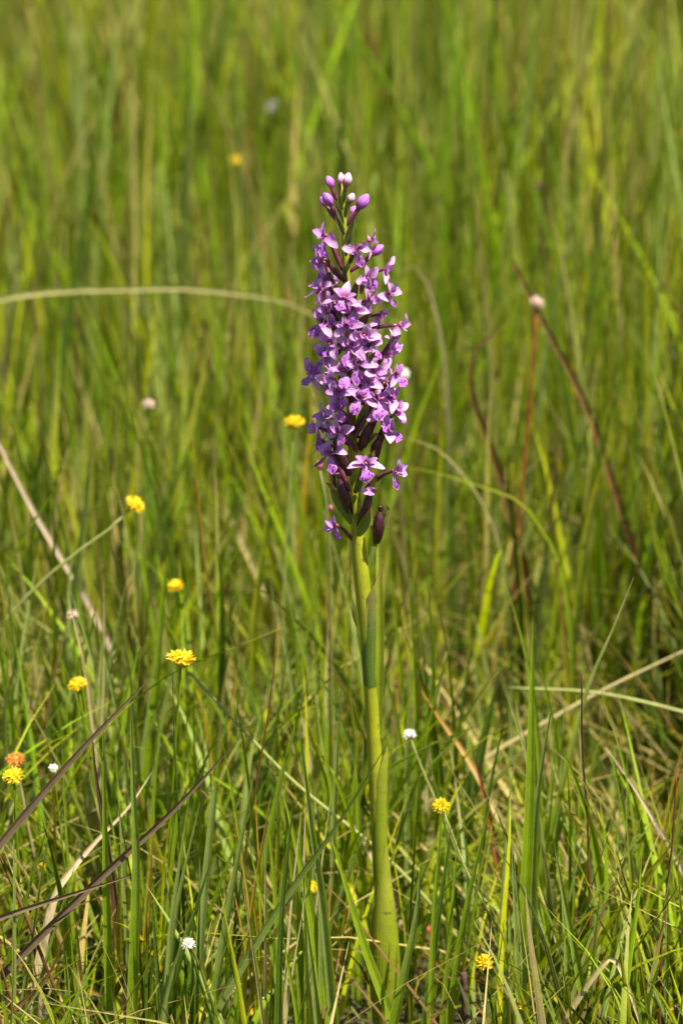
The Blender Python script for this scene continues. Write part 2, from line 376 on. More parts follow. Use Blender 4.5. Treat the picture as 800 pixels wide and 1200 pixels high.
def leaf_part(name, a, b, wpx, mat, dy0, dy1, curl=0.0, yaw=0.0, bow=0.0, fold=0.25):
    A, B = loc(*a, dy0), loc(*b, dy1); mid = (A+B)/2+Vector((bow*MP, 0, 0))
    tip = B+Vector((curl*MP, 0, abs(curl)*0.1*MP))
    P = spline([A, mid, B+(A-B)*0.08, tip], 12); t = np.linspace(0, 1, 12)
    W = wpx*MP*np.sin(np.pi*np.clip(t*0.86+0.12, 0, 1))**0.9+0.0001
    V, Fc, U = blade_geo(P, W, yaw, fold, 7)
    return obj(name, mesh(name, V, Fc, mat, U), OR)
leaf_part('leaf_sheath', (442, 900), (443, 590), 10, M['sheath_green'], -0.001, -0.001, 1, 0.2, 2, 0.3)
leaf_part('leaf_sheath', (430, 868), (413, 822), 6, M['sheath_green'], -0.003, -0.008, -3, -0.6, -2)
leaf_part('leaf_sheath', (419, 735), (413, 712), 5, M['sheath_lime'], -0.003, -0.006, -3, -0.6)

# pieces of a flower in their own frames: length along +Y, face up +Z
def piece(L, W, cup, curl, kind, ruff, seed):
    r = random.Random(seed); nv, nu = 9, 7; V, Fc, U = [], [], []
    ph = r.random()*6; sb = r.uniform(-.16, .16); tw = r.uniform(-.5, .5); nt_ = r.random() < .4; tc = r.uniform(-.25, .45)
    for i in range(nv):
        t = i/(nv-1)
        if kind == 'lip':
            w = W*(0.25+1.1*t**0.8)*(1.0 if t < .72 else max(0.12, 1-((t-.72)/.28)**1.6*0.85)); 
        elif kind == 'sepal': w = W*(math.sin(math.pi*(0.08+0.90*t))**0.75)*(1.08-0.25*t)
        else: w = W*(math.sin(math.pi*(0.10+0.87*t))**0.8)
        for k in range(nu):
            u = k/(nu-1)-0.5; x = u*w; y = t*L; z = -curl*L*t*t+cup*W*(4*u*u)*math.sin(math.pi*min(1, t+.1))
            z += ruff*W*math.sin(9*t+ph+u*7)*abs(u)*2*t; x += ruff*W*0.5*math.sin(13*t+ph*2)*u*2
            x += sb*L*t*t; z += tw*w*u*t
            if t > .75: z -= tc*L*(t-.75)
            if nt_ and i == nv-1: y -= L*.07*(1-abs(u)*2)
            if kind == 'lip' and i == nv-1: y += L*0.10*math.cos(u*4*math.pi)
            V.append((x, y, z)); U.append((u+.5, t))
    for i in range(nv-1):
        for k in range(nu-1): q = i*nu+k; Fc.append((q, q+1, q+1+nu, q+nu))
    return V, Fc, U
mm = 0.001
PV = {}
for kind, (L, W, cup, curl, ruff, mt) in {'hood': (6.8, 5.2, .34, .55, .05, 'sepal'), 'sepal': (8.6, 5.4, .20, .26, .06, 'sepal'), 'petal': (6.4, 3.8, .20, .30, .06, 'petal'), 'lip': (8.2, 6.0, -.10, .18, .10, 'lip')}.items():
    PV[kind] = []
    for s in range(10):
        rr = random.Random(s*7+len(kind)); f = lambda v, d: v*(1+d*(rr.random()*2-1))
        V, Fc, U = piece(f(L, .16)*mm, f(W, .2)*mm, f(cup, .5), f(curl, 1.0), 'sepal' if kind == 'hood' else kind, ruff, s)
        PV[kind].append(mesh(kind, V, Fc, M[mt], U))
def frame(o, d, n):
    d = Vector(d).normalized(); n = Vector(n); n = (n-d*n.dot(d)).normalized(); x = d.cross(n)
    return Matrix(((x.x, d.x, n.x, o[0]), (x.y, d.y, n.y, o[1]), (x.z, d.z, n.z, o[2]), (0, 0, 0, 1)))
def tube_mesh(name, pts, rad, mat, ns=8, n=10):
    V, Fc, U = tube(spline(pts, n), list(np.interp(np.linspace(0, 1, n), np.linspace(0, 1, len(rad)), rad)), ns)
    return mesh(name, V, Fc, mat, U)
def column_geo():
    return tube_mesh('column', [(0, 0.8*mm, 0.6*mm), (0, -1.0*mm, 1.1*mm), (0, -2.6*mm, .8*mm)], [1.0*mm, 1.0*mm, .4*mm], M['column'], 8, 7)
COLM = column_geo()
def flower(px, py, faded=0, az=None, scale=1.0, roll=None, skip=(), R=None):
    rr = random.Random(int(px*31+py*17))
    ax = axis(py); dx = (px-ax)*MP
    rmax = (R or float(np.interp(py, [260, 330, 450, 560, 630], [24, 34, 41, 36, 26])))*MP
    if az is None: az = math.asin(max(-0.94, min(0.94, dx/rmax)))
    x, y = (dx if abs(az) < 1.7 else math.sin(az)*rmax), -math.cos(az)*rmax*0.92
    c = loc(ax, py)+Vector((x, y, 0))
    d_ = math.hypot(x, y)
    e = Matrix.Translation(c) @ Matrix.Rotation(az, 4, 'Z') @ Matrix.Rotation(math.radians(rr.uniform(-26, 34)), 4, 'X') @ Matrix.Rotation(math.radians(roll if roll is not None else rr.uniform(-34, 34)), 4, 'Y') @ Matrix.Scale(scale*rr.uniform(.80, 1.0), 4)
    L = max(5*mm, d_-2*mm)/scale
    V, Fc, U = tube(spline([(0, L, -17*mm), (0, L*.72, -11*mm), (0, L*.36, -4*mm), (0, 0.6*mm, 0.3*mm)], 9), [.6*mm, 1.0*mm, 1.25*mm, 1.35*mm, 1.3*mm, 1.15*mm, 1.0*mm, .9*mm, .9*mm], 8)
    f = obj('flower', mesh('flower', V, Fc, M['ovary'], U), OR, e)
    j = lambda s: rr.uniform(-s, s)
    def add(nm, var, o, d, n, s=1.0):
        obj(nm, PV[var][rr.randrange(10)], f, frame(o, d, n) @ Matrix.Scale(s*rr.uniform(.9, 1.08), 4))
    if 'hood' not in skip: add('dorsal_sepal', 'hood', (0, -.3*mm, 1.2*mm), (j(.2), -0.65+j(.25), 0.72), (j(.1), -0.6, -0.5) if rr.random() < .35 else (j(.1), -.85, .5), 0.95)
    for s in (-1, 1):
        if ('wl' if s < 0 else 'wr') in skip: continue
        add('lateral_sepal', 'sepal', (s*.8*mm, .2*mm, .2*mm), (s*0.9, -0.35+j(.45), 0.15+j(.6)), (s*.2+j(.2), -0.75, 0.55+j(.3)))
        add('petal', 'petal', (s*.5*mm, -.4*mm, 1.0*mm), (s*0.38+j(.15), -0.7+j(.2), 0.52+j(.25)), (-s*.3, -.75, .3), 0.95)
    if 'lip' not in skip: add('lip', 'lip', (0, -.8*mm, -.2*mm), (j(.22), -0.42+j(.2), -0.90), (j(.2), -0.90, 0.30), 1.0)
    obj('column', COLM, f)
    return f
FL = [(383, 274), (417, 286), (378, 304), (428, 320), (449, 314), (378, 336), (454, 342), (431, 345), (387, 357), (442, 367), (407, 372), (380, 371), (465, 379), (388, 394), (434, 397), (458, 396), (451, 411), (418, 416), (403, 425), (369, 433), (389, 436), (428, 438), (452, 445), (463, 436), (398, 468), (443, 480), (464, 479), (398, 496), (453, 503), (388, 524), (427, 534), (402, 342), (410, 396), (436, 428), (381, 412), (441, 462), (385, 480), (421, 456), (413, 354), (424, 384), (398, 448), (457, 462)]
for p in FL: flower(*p)
flower(459, 546, skip=('wl',), az=.85, scale=1.1, roll=0); flower(436, 566, skip=('wr', 'lip'), scale=.85); flower(395, 610, skip=('wr',), az=-.7, scale=.95, roll=0)
for k in range(16):                                      # the far side of the spike
    py = 285+k*17; flower(axis(py)+random.uniform(-8, 8), py, az=math.pi+(k*2.4 % 2.6)-1.3)
def bud(px, py, bx, by, wpx, lpx, mat, red=False, dy=0.0):
    A = loc(bx, by, 0); B = loc(px, py, dy); d = (B-A).normalized()
    o = obj('bud', tube_mesh('bud', [A, A+(B-A)*.5+Vector((0, 0, -.0006)), B-d*lpx*.35*MP], [.9*mm, 1.1*mm, 1.0*mm], M['ovary']), OR)
    c0 = B-d*lpx*.5*MP; P = [c0+d*lpx*MP*t for t in np.linspace(0, 1, 9)]
    R = [max(.0002, wpx/2*MP*math.sin(math.pi*(0.12+.84*t))**.75) for t in np.linspace(0, 1, 9)]
    V, Fc, U = tube(P, R, 12, .85); V = [P[q//12]+(v-P[q//12])*(1+.10*math.cos(3*(q % 12)*math.pi/6+px)) for q, v in enumerate(V)]; P = None; obj('bud_sepals', mesh('bud_sepals', V, Fc, M[mat], U), o)
for b in [(386, 213, 395, 234, 10, 14, 'bud'), (399, 209, 399, 226, 8, 14, 'bud_pale'), (407, 210, 403, 228, 10.5, 15, 'bud_pale'), (384, 233, 397, 256, 12.5, 17, 'bud'), (411, 232, 403, 247, 9, 12, 'bud_pale'), (425, 236, 405, 264, 13, 20, 'bud'), (442, 293, 410, 318, 11, 17, 'bud'), (379, 236, 398, 262, 9, 14, 'bud', False, .01), (415, 246, 403, 268, 9, 13, 'bud', False, .012)]:
    bud(*b)
def capsule(a, b, wpx, dy):
    A, B = loc(*a, dy*0.5), loc(*b, dy); P = spline([A, (A+B)/2+Vector((0, -.001, 0)), B], 12)
    t = np.linspace(0, 1, 12); R = [wpx/2*MP*(math.sin(math.pi*min(1, .08+.9*q))**.6)*(1 if q < .82 else .6)+.0003 for q in t]
    V, Fc, U = tube(P, R, 9); o = obj('seed_capsule', mesh('seed_capsule', V, Fc, M['capsule'], U), OR)
    d = (B-A).normalized()
    obj('withered_tip', tube_mesh('withered_tip', [B-d*.001, B+d*.0015+Vector((.0008, 0, 0)), B+d*.002+Vector((-.0012, -.001, -.0006))], [.0011, .0009, .0005], M['capsule'], 6, 6), o)
for c in [((409, 556), (391, 517), 12, -.010), ((411, 602), (396, 558), 12, -.010), ((441, 636), (445, 597), 13, -.006), ((420, 616), (436, 577), 9, -.010), ((422, 527), (433, 495), 10, -.012), ((436, 530), (444, 513), 8, -.008), ((403, 388), (382, 360), 7, -.010), ((404, 330), (383, 306), 6, -.010), ((421, 422), (432, 404), 7, -.012)]:
    capsule(*c)
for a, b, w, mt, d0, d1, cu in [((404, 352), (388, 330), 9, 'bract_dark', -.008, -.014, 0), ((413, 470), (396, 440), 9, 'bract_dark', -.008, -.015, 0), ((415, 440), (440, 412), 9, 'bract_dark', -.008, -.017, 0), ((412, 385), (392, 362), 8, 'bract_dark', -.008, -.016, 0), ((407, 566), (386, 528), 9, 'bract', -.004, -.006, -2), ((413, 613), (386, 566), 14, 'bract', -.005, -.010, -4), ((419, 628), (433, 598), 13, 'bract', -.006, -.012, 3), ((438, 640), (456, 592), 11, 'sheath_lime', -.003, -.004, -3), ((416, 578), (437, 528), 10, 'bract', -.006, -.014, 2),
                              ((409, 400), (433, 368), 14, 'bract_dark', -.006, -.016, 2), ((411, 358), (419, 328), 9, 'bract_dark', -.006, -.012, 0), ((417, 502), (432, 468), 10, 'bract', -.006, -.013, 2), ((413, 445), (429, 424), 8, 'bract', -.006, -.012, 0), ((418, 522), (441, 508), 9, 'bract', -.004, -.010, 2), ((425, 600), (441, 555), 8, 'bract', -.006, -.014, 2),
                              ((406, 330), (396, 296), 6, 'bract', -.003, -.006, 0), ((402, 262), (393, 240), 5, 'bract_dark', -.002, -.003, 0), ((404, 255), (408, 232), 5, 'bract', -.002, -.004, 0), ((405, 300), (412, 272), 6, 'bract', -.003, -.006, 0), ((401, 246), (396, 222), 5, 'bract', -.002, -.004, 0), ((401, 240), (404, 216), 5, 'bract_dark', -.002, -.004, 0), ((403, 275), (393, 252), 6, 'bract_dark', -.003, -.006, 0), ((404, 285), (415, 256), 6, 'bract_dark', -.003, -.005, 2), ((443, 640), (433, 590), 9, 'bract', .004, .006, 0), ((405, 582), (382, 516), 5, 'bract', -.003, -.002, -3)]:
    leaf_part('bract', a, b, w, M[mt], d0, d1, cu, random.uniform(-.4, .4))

# ------------------------------------------------------------------ single blades and stalks, from photo pixels and the ground they root in
def to_ground(P, sag):
    """carry the lower end of a path on down to the soil"""
    d = (P[0]-P[1]).normalized(); p = P[0].copy(); ext = []
    for k in range(90):
        if p.z <= -0.004: break
        d = (d+Vector((0, 0, -sag))).normalized(); p = p+d*0.012; ext.append(p.copy())
    return ext[::-3][::1] if len(ext) > 3 else ext[::-1]
CLR = {'g': (.160, .235, .006), 'd': (.055, .105, .008), 'b': (.185, .240, .060), 'y': (.280, .310, .008), 's': (.42, .35, .17), 'p': (.45, .34, .25), 'n': (.125, .082, .055), 'k': (.05, .022, .016), 'r': (.24, .065, .022), 'o': (.40, .19, .04), 't': (.40, .315, .19), 'x': (.13, .055, .022), 'v': (.33, .35, .12)}
def blade(name, label, cat, pts, w, c0, c1=None, Y=OY, Y1=None, yaw=None, fold=.28, sag=.06, group=None, mat=None, rnd=False, root=True, prof=2.2, blunt=0.0):
    """pts run from tip to foot in photo pixels; w is the breadth in pixels"""
    n0 = len(pts); Y1 = Y if Y1 is None else Y1
    P = [at(px, py, Y+(Y1-Y)*i/max(1, n0-1)) for i, (px, py) in enumerate(pts)][::-1]
    if root: P = to_ground(P, sag)+P
    b0 = P[0].copy(); N = 26; path = [p-b0 for p in spline(P, N)]; t = np.linspace(0, 1, N)
    W = (w*.85 if rnd else w*1.35+1)*mpp((Y+Y1)/2)*np.minimum(1, .6+1.5*t)*((1-t**prof)*(1-blunt)+blunt)+.00025
    a, b = np.array(CLR[c0]), np.array(CLR[c1 or c0]); q = np.clip((t-.45)/.45, 0, 1)[:, None]; rc = a*(1-q)+b*q
    if rnd: V, Fc, U = tube(path, list(W/2), 7); cs = 7
    else: V, Fc, U = blade_geo(path, W, random.uniform(-.5, .5) if yaw is None else yaw, fold, 5, random.uniform(-.5, .5)); cs = 5
    m = M[mat or ('dry' if c0 in 'snpkrotx' else 'grass')]
    o = obj(name, mesh(name, V, Fc, m, U, np.repeat(rc, cs, 0))); o.location = b0
    return tag(o, label, cat, group)
G, D = 'wild_grass', 'dry_grass'
# dry stalks and dead leaves
blade(D, 'long grey-brown dry blade slanting up to a sharp tip below the small yellow flower', 'dry blade', [(176, 795), (90, 885), (0, 990)], 6.5, 'n', Y=1.25, yaw=0, prof=5, fold=.4)
blade(D, 'longest dark brown dry blade, crossing over the shorter dry blade', 'dry blade', [(273, 874), (200, 952), (110, 1035), (0, 1145)], 6.5, 'n', Y=1.255, yaw=0, prof=5, fold=.4)
blade(D, 'short grey dry blade lying nearly level across the longest dark dry blade', 'dry blade', [(167, 1022), (70, 1052), (0, 1075)], 5.5, 'n', Y=1.25, yaw=0, prof=4, fold=.4, sag=.10)
blade(D, 'curled dark red-brown dead leaf with a hooked thread-like tip', 'dry blade', [(97, 1077), (80, 1090), (60, 1138), (30, 1172), (0, 1192)], 10, 'x', Y=1.24, yaw=0, prof=1.0)
blade('dry_stalk', 'thin rust-red stalk leaning under the level grey dry blade', 'dry stalk', [(-8, 985), (35, 1085), (80, 1198)], 5, 'x', Y=1.26, root=False, rnd=True, blunt=.4).location.z += 0
blade('dry_stalk', 'short dark red stalk beside the curled dead leaf', 'dry stalk', [(0, 1128), (22, 1200)], 7, 'x', Y=1.24, rnd=True, blunt=.3)
blade(D, 'dark dead strip standing behind the slanting grey-brown dry blade', 'dry blade', [(108, 855), (112, 905), (120, 955)], 7, 'k', Y=1.30, prof=3)
blade('dead_leaf', 'broad pale beige dead leaf leaning behind the longest dark dry blade', 'dead leaf', [(178, 905), (150, 946), (108, 990), (75, 1030)], 11, 't', Y=1.34, Y1=1.30, yaw=.2, prof=1.5, sag=.5)
blade(D, 'grey-white dry blade leaning across dark grass, thick end down', 'dry blade', [(710, 876), (750, 935), (800, 1022)], 10, 'p', Y=1.36, yaw=0, prof=1.2)
blade('dead_stick', 'thick dark brown broken stick standing below a spiky yellow flower', 'stick', [(543, 1140), (546, 1200)], 12, 'k', Y=1.27, rnd=True, blunt=.8, mat='bark')
blade(D, 'pale pinkish dead blade bent behind the orchid stem', 'dry blade', [(398, 923), (410, 955), (435, 1000)], 9, 'p', Y=1.42, prof=1.6)
blade(D, 'greyish pink dead blade slanting down right of the orchid foot', 'dry blade', [(468, 1088), (490, 1140), (517, 1200)], 10, 'p', Y=1.37, prof=1.3)
blade('grass_stalk', 'thin dark red stem standing straight amid green blades under the level pale straw', 'grass stalk', [(681, 790), (682, 880), (688, 960), (690, 1045)], 4.5, 'x', 'k', Y=1.33, rnd=True, blunt=.3)
blade('grass_stalk', 'thin dark maroon stem leaning beneath the grey-white dry blade', 'grass stalk', [(792, 905), (787, 989), (775, 1100), (772, 1195)], 4, 'x', Y=1.27, rnd=True, blunt=.3)
blade('dry_stalk', 'long brown stalk leaning down and away from the pinkish white button flower', 'dry stalk', [(600, 305), (640, 385), (690, 485), (745, 655)], 6, 'x', Y=1.70, blunt=.3, prof=3)
blade(D, 'bent brown dead blade with an elbow, left of the rust-stemmed button flower', 'dry blade', [(602, 374), (575, 392), (552, 425), (556, 470), (575, 520), (592, 580)], 8, 'x', Y=1.70, prof=3)
blade('dry_stalk', 'long pinkish tan stalk leaning through the grass below the arching straw', 'dry stalk', [(-12, 498), (40, 600), (97, 695)], 4, 'p', Y=1.62, prof=4, blunt=.4)
blade('straw', 'long pale straw arching level across the blurred grass toward the flower spike', 'straw', [(372, 371), (330, 352), (290, 346), (215, 338), (150, 339), (70, 341), (0, 350), (-80, 372)], 6.5, 'v', 's', Y=1.85, yaw=0, sag=.10, blunt=.15)
blade('straw', 'pale green straw slanting down from the big yellow flower toward the orchid stem', 'straw', [(222, 788), (280, 850), (345, 917), (430, 985)], 5.5, 'v', Y=1.37, rnd=True, blunt=.6)
blade('straw', 'hair-thin yellow straw rising sideways from the big yellow flower', 'straw', [(332, 735), (285, 755), (225, 778)], 3.5, 'y', Y=1.375, rnd=True, sag=.12)
blade('grass_stalk', 'thin orange-tipped stem standing between two yellow flowers', 'grass stalk', [(226, 510), (234, 600), (243, 680), (262, 790)], 5, 'd', 'o', Y=1.52, rnd=True)
blade(D, 'soft tan dead blade leaning left of the flower spike base', 'dry blade', [(262, 590), (290, 650), (325, 720)], 8, 's', Y=1.75, prof=3)
blade('straw', 'pale straw lying level over the dark grass gap', 'straw', [(596, 806), (700, 812), (805, 836)], 6, 'v', Y=1.48, rnd=True, sag=.12, blunt=.4)
blade('straw', 'tan straw rising across the level pale straw', 'straw', [(815, 756), (700, 812), (595, 872)], 7, 's', Y=1.52, rnd=True, sag=.06, blunt=.4)
blade('straw', 'tan straw drooping out behind the lowest open orchid flower', 'straw', [(470, 512), (515, 528), (560, 580)], 4, 'd', 's', Y=1.62, yaw=0, sag=.35)
blade('straw', 'yellow green straw drooping beneath the tan straw beside the orchid', 'straw', [(466, 545), (520, 556), (572, 572), (600, 582)], 4.5, 'g', 'y', Y=1.60, yaw=0, sag=.35)
blade('straw', 'pale curled seed wisp beside the upper right of the flower spike', 'straw', [(466, 318), (482, 310), (500, 330), (512, 372)], 5, 'd', 't', Y=1.8, yaw=0, sag=.3, prof=3)
blade(D, 'bent straw-coloured blade folded sharply at its peak near the ground', 'dry blade', [(750, 1205), (738, 1165), (722, 1126), (715, 1121), (690, 1150), (655, 1205)], 5, 's', Y=1.24, prof=6)
blade(D, 'orange-brown dead tip leaning beside the white button on the dark stem', 'dry blade', [(493, 808), (512, 838), (548, 890), (580, 950)], 6, 's', 'o', Y=1.45, prof=3)
blade(D, 'rusty dead blade standing left of the paired bright green blades', 'dry blade', [(552, 876), (567, 930), (580, 990)], 6, 'r', Y=1.42, prof=3)
blade('grass_stalk', 'thin rust-tipped green stem leaning past the small pale hairy blade', 'grass stalk', [(326, 744), (314, 840), (300, 920), (282, 1040), (268, 1140)], 4.5, 'd', 'r', Y=1.28, rnd=True)
blade('straw', 'tan straw slanting over the far blurred grass tops', 'straw', [(335, 0), (290, 45), (255, 62)], 8, 's', Y=3.0, yaw=0)
blade('dry_stalk', 'far reddish brown blurred stalk crossing the grass beyond the dark green blade', 'dry stalk', [(158, 70), (140, 120), (118, 188)], 7, 'x', Y=3.0)
blade('straw', 'pale bent straw forming an elbow in the blurred grass above the spike', 'straw', [(575, 160), (530, 153), (480, 178)], 8, 's', Y=2.7, yaw=0, sag=.1)
# green blades that stand out
blade('grass_stalk', 'very dark green needle-thin stem rising in front of the big yellow flower', 'grass stalk', [(202, 772), (205, 880), (212, 1000), (217, 1110), (220, 1200)], 4.5, 'd', Y=1.26, rnd=True)
blade(G, 'dark green blade sharing the foot of the needle-thin dark stem', 'grass blade', [(213, 985), (208, 1080), (200, 1200)], 12, 'd', Y=1.26)
blade(G, 'tall light green blade crossing behind both slanting dry blades', 'grass blade', [(153, 825), (157, 930), (160, 1020), (155, 1200)], 10, 'g', 'b', Y=1.25)
blade(G, 'green blade between the dark dead strip and the tall light blade', 'grass blade', [(121, 850), (123, 940), (126, 1060), (131, 1200)], 9, 'g', Y=1.26)
blade(G, 'broad dark green blade curving up below the slanting grey dry blade', 'grass blade', [(49, 957), (65, 1010), (80, 1085), (88, 1200)], 14, 'g', 'd', Y=1.27)
blade(G, 'pale hairy-edged blunt blade standing alone between two thin stems', 'grass blade', [(252, 925), (243, 1010), (235, 1100), (230, 1200)], 8, 'b', Y=1.25, blunt=.5)
blade(G, 'pale grey-green blade beside the thin rust-tipped stem', 'grass blade', [(299, 900), (280, 1000), (258, 1125), (248, 1200)], 8, 'b', Y=1.25)
blade(G, 'dark grey-green blade slanting across the orchid stem to a point', 'grass blade', [(452, 874), (415, 935), (380, 988), (335, 1050), (272, 1150)], 8.5, 'b', 'd', Y=1.24, yaw=.1)
blade(G, 'slender grey-green blade with a fine point, left of the pale pink dead blade', 'grass blade', [(349, 843), (358, 905), (368, 980), (380, 1060), (393, 1200)], 10, 'b', Y=1.25)
blade(G, 'broad green blade standing in front of the half-hidden yellow flower', 'grass blade', [(331, 925), (345, 985), (362, 1060), (385, 1200)], 12, 'g', Y=1.26)
blade(G, 'green blade crossing in front of the orchid stem foot', 'grass blade', [(386, 975), (405, 1040), (428, 1115), (462, 1205)], 11, 'g', Y=1.26)
blade(G, 'smooth green blade rising on the right side of the orchid foot', 'grass blade', [(493, 1008), (488, 1070), (472, 1150), (460, 1205)], 10, 'g', 'b', Y=1.25)
blade(G, 'dark thin blade behind the red bud, right of the orchid foot', 'grass blade', [(528, 970), (518, 1040), (508, 1110), (498, 1205)], 8, 'd', Y=1.28)
blade(G, 'tall bright green blade, taller of the upright pair on the dark grass', 'grass blade', [(624, 722), (622, 820), (620, 920), (614, 1040), (598, 1205)], 13, 'g', Y=1.30)
blade(G, 'shorter pale blade of the upright pair on the dark grass', 'grass blade', [(648, 818), (636, 890), (628, 970), (626, 1080), (632, 1200)], 10, 'b', Y=1.30)
blade(G, 'curved green blade leaning toward the thin dark red stem', 'grass blade', [(658, 876), (676, 918), (693, 970), (706, 1040)], 12, 'g', Y=1.33)
blade(G, 'slim pale-edged blade between the upright pair and the bent straw-coloured blade', 'grass blade', [(649, 988), (660, 1050), (672, 1110), (690, 1205)], 9, 'g', 'b', Y=1.26)
blade(G, 'grey-green blade leaning right below the grey-white dry blade', 'grass blade', [(730, 925), (715, 960), (700, 1010), (690, 1080)], 9, 'b', Y=1.36)
blade(G, 'broad dark green blade standing behind the round yellow flower', 'grass blade', [(583, 795), (570, 850), (552, 930), (540, 1000)], 16, 'd', Y=1.47)
blade(G, 'wide dark green upright blade below the white button beside the orchid', 'grass blade', [(483, 868), (484, 930), (484, 1010)], 14, 'd', Y=1.46, blunt=.6)
blade(G, 'bright yellow-green blurred blade, brightest against the dark grass', 'grass blade', [(730, 450), (712, 530), (695, 610), (690, 700), (690, 800)], 12, 'y', Y=1.72)
blade('grass_stalk', 'thin dark green stem slanting low behind the maroon stem', 'grass stalk', [(806, 1020), (760, 1090), (700, 1170)], 5, 'd', Y=1.25, rnd=True)
blade(G, 'long brown-tipped green blade leaning over the level pale straw', 'grass blade', [(742, 676), (718, 735), (690, 800), (668, 880), (648, 960)], 6, 'g', 'v', Y=1.37, yaw=0)
blade(G, 'pale blurred far blade, widest in the grass right of the spike tip', 'grass blade', [(526, 155), (515, 235), (503, 340)], 10, 'b', Y=2.6)
blade(G, 'long pale blurred far blade standing left of the spike tip', 'grass blade', [(336, -20), (348, 110), (352, 200), (356, 320)], 11, 'b', Y=2.6)
blade(G, 'dark green blurred blade crossing the arching pale straw', 'grass blade', [(118, 120), (98, 265), (78, 385), (60, 480)], 10, 'd', Y=1.9)
blade('grass_stalk', 'thin dark green bowed stem passing right of the small yellow flower', 'grass stalk', [(143, 435), (160, 510), (185, 590), (210, 700), (225, 800)], 5.5, 'd', Y=1.55, rnd=True)
blade(G, 'yellow-green blade standing left of the orchid stem, ending below the yellow flower', 'grass blade', [(322, 545), (312, 620), (300, 720), (297, 790)], 9, 'y', Y=1.58)
blade(G, 'wide green blade standing right behind the big yellow flower', 'grass blade', [(196, 650), (188, 740), (180, 830), (172, 920)], 13, 'g', Y=1.46)
blade(G, 'far yellow blade glowing at the very top of the meadow', 'grass blade', [(655, -25), (664, 60), (672, 140)], 12, 'y', Y=3.2)

# ------------------------------------------------------------------ button flowers
def head_geo(kind, r, seed):
    rr = random.Random(seed); V, Fc = [], []
    def strap(d, L, w, o):
        d = d.normalized(); s = d.cross(Vector((rr.uniform(-1, 1), rr.uniform(-1, 1), rr.uniform(-1, 1)))).normalized(); n = s.cross(d)
        b = len(V); m = o+d*L*.6+n*L*.08; e = o+d*L
        V.extend([o-s*w*.3, o+s*w*.3, m+s*w*.5, m-s*w*.5, e+s*w*.12, e-s*w*.12]); Fc.extend([(b, b+1, b+2, b+3), (b+3, b+2, b+4, b+5)])
    n = {'pom': 150, 'daisy': 110, 'button': 90}[kind]
    for k in range(n):
        z = 1-1.25*(k+.5)/n if kind != 'button' else 1-1.5*(k+.5)/n
        a = k*2.39996+rr.uniform(-.15, .15); q = math.sqrt(max(0, 1-z*z)); d = Vector((q*math.cos(a), q*math.sin(a), z))
        if kind == 'daisy': d.z = d.z*.55+.15; L = r*(.75+.35*q+rr.uniform(-.12, .12))
        elif kind == 'pom': L = r*rr.uniform(.85, 1.12)
        else: d.z *= .75; L = r*rr.uniform(.88, 1.05)
        strap(d+Vector((rr.uniform(-.1, .1),)*3), L, r*(.16 if kind == 'pom' else .22 if kind == 'daisy' else .30), d*r*.1)
    c = len(V)                                              # the round core under the florets
    for i in range(6):
        ph = math.pi*i/5
        for k in range(10):
            a = 2*math.pi*k/10; V.append(Vector((math.sin(ph)*math.cos(a), math.sin(ph)*math.sin(a), math.cos(ph)*.8))*r*.72)
    for i in range(5):
        for k in range(10): Fc.append((c+i*10+k, c+i*10+(k+1) % 10, c+i*10+10+(k+1) % 10, c+i*10+10+k))
    return V, Fc
def button_flower(name, label, cat, px, py, wpx, z, kind, mat, stem, tilt=0.3, stemcol='g', sw=3.5, group=None, Y=None, lean=None):
    p = at(px, py, Y) if Y else at_z(px, py, z)
    foot = Vector((p.x+(lean if lean is not None else random.uniform(-.03, .03)), p.y+random.uniform(-.01, .03), -.004))
    if stem: mid = [at(a, b, p.y) for a, b in stem]; P = to_ground(mid[::-1]+[p], .08)+mid[::-1]+[p]; foot = P[0].copy()
    else: P = [foot, foot.lerp(p, .5)+Vector((random.uniform(-.006, .006), 0, 0)), p]
    e = empty(name, foot); tag(e, label, cat, group)
    r = wpx/2*mpp(p.y)*1.02; path = [q-foot for q in spline(P, 16)]
    V, Fc, U = tube(path, [sw/2*mpp(OY)*(1-.25*i/15) for i in range(16)], 7)
    obj('stem', mesh('stem', V, Fc, M['dry' if stemcol in 'snpkrotx' else 'grass'], U, [CLR[stemcol]]*len(V)), e)
    d = (path[-1]-path[-2]).normalized(); d = (d+Vector((random.uniform(-.2, .2), -tilt+random.uniform(-.3, .3), .3))).normalized()
    mt = Matrix.Translation(path[-1]+d*r*.25) @ d.to_track_quat('Z', 'Y').to_matrix().to_4x4()
    V, Fc, U = tube([Vector((0, 0, -r*.55)), Vector((0, 0, -r*.4)), Vector((0, 0, -r*.1)), Vector((0, 0, r*.12))], [r*.15, r*.5, r*.7, r*.6], 10)
    obj('flower_cup', mesh('flower_cup', V, Fc, M['cup'], U), e, mt)
    V, Fc = head_geo(kind, r, int(px*7+py)); h = obj('florets', mesh('florets', V, Fc, M[mat], None, None, False), e, mt); h['kind'] = 'stuff'
    return e
Y_, W_ = 'yellow_flower', 'white_flower'
button_flower(Y_, 'tiny far yellow flower blurred in the grass beyond the spike tip', 'flower', 276, 190, 13, .30, 'pom', 'yellow', None)
button_flower(Y_, 'soft yellow flower right beside the orchid spike on a straight pale stem', 'flower', 345, 499, 22, .27, 'daisy', 'yellow', [(341, 540), (335, 640)], .2, 'v')
button_flower(Y_, 'small yellow flower on a pale stem bending away to its left', 'flower', 156, 594, 21, .24, 'daisy', 'yellow', [(150, 603), (118, 628), (80, 655)], .2, 'v', 5)
button_flower(Y_, 'big ragged yellow flower behind the needle-thin dark stem', 'flower', 212, 777, 29, .2, 'daisy', 'yellow', [(211, 800), (205, 880)], .2, 'g', 4, None, 1.33)
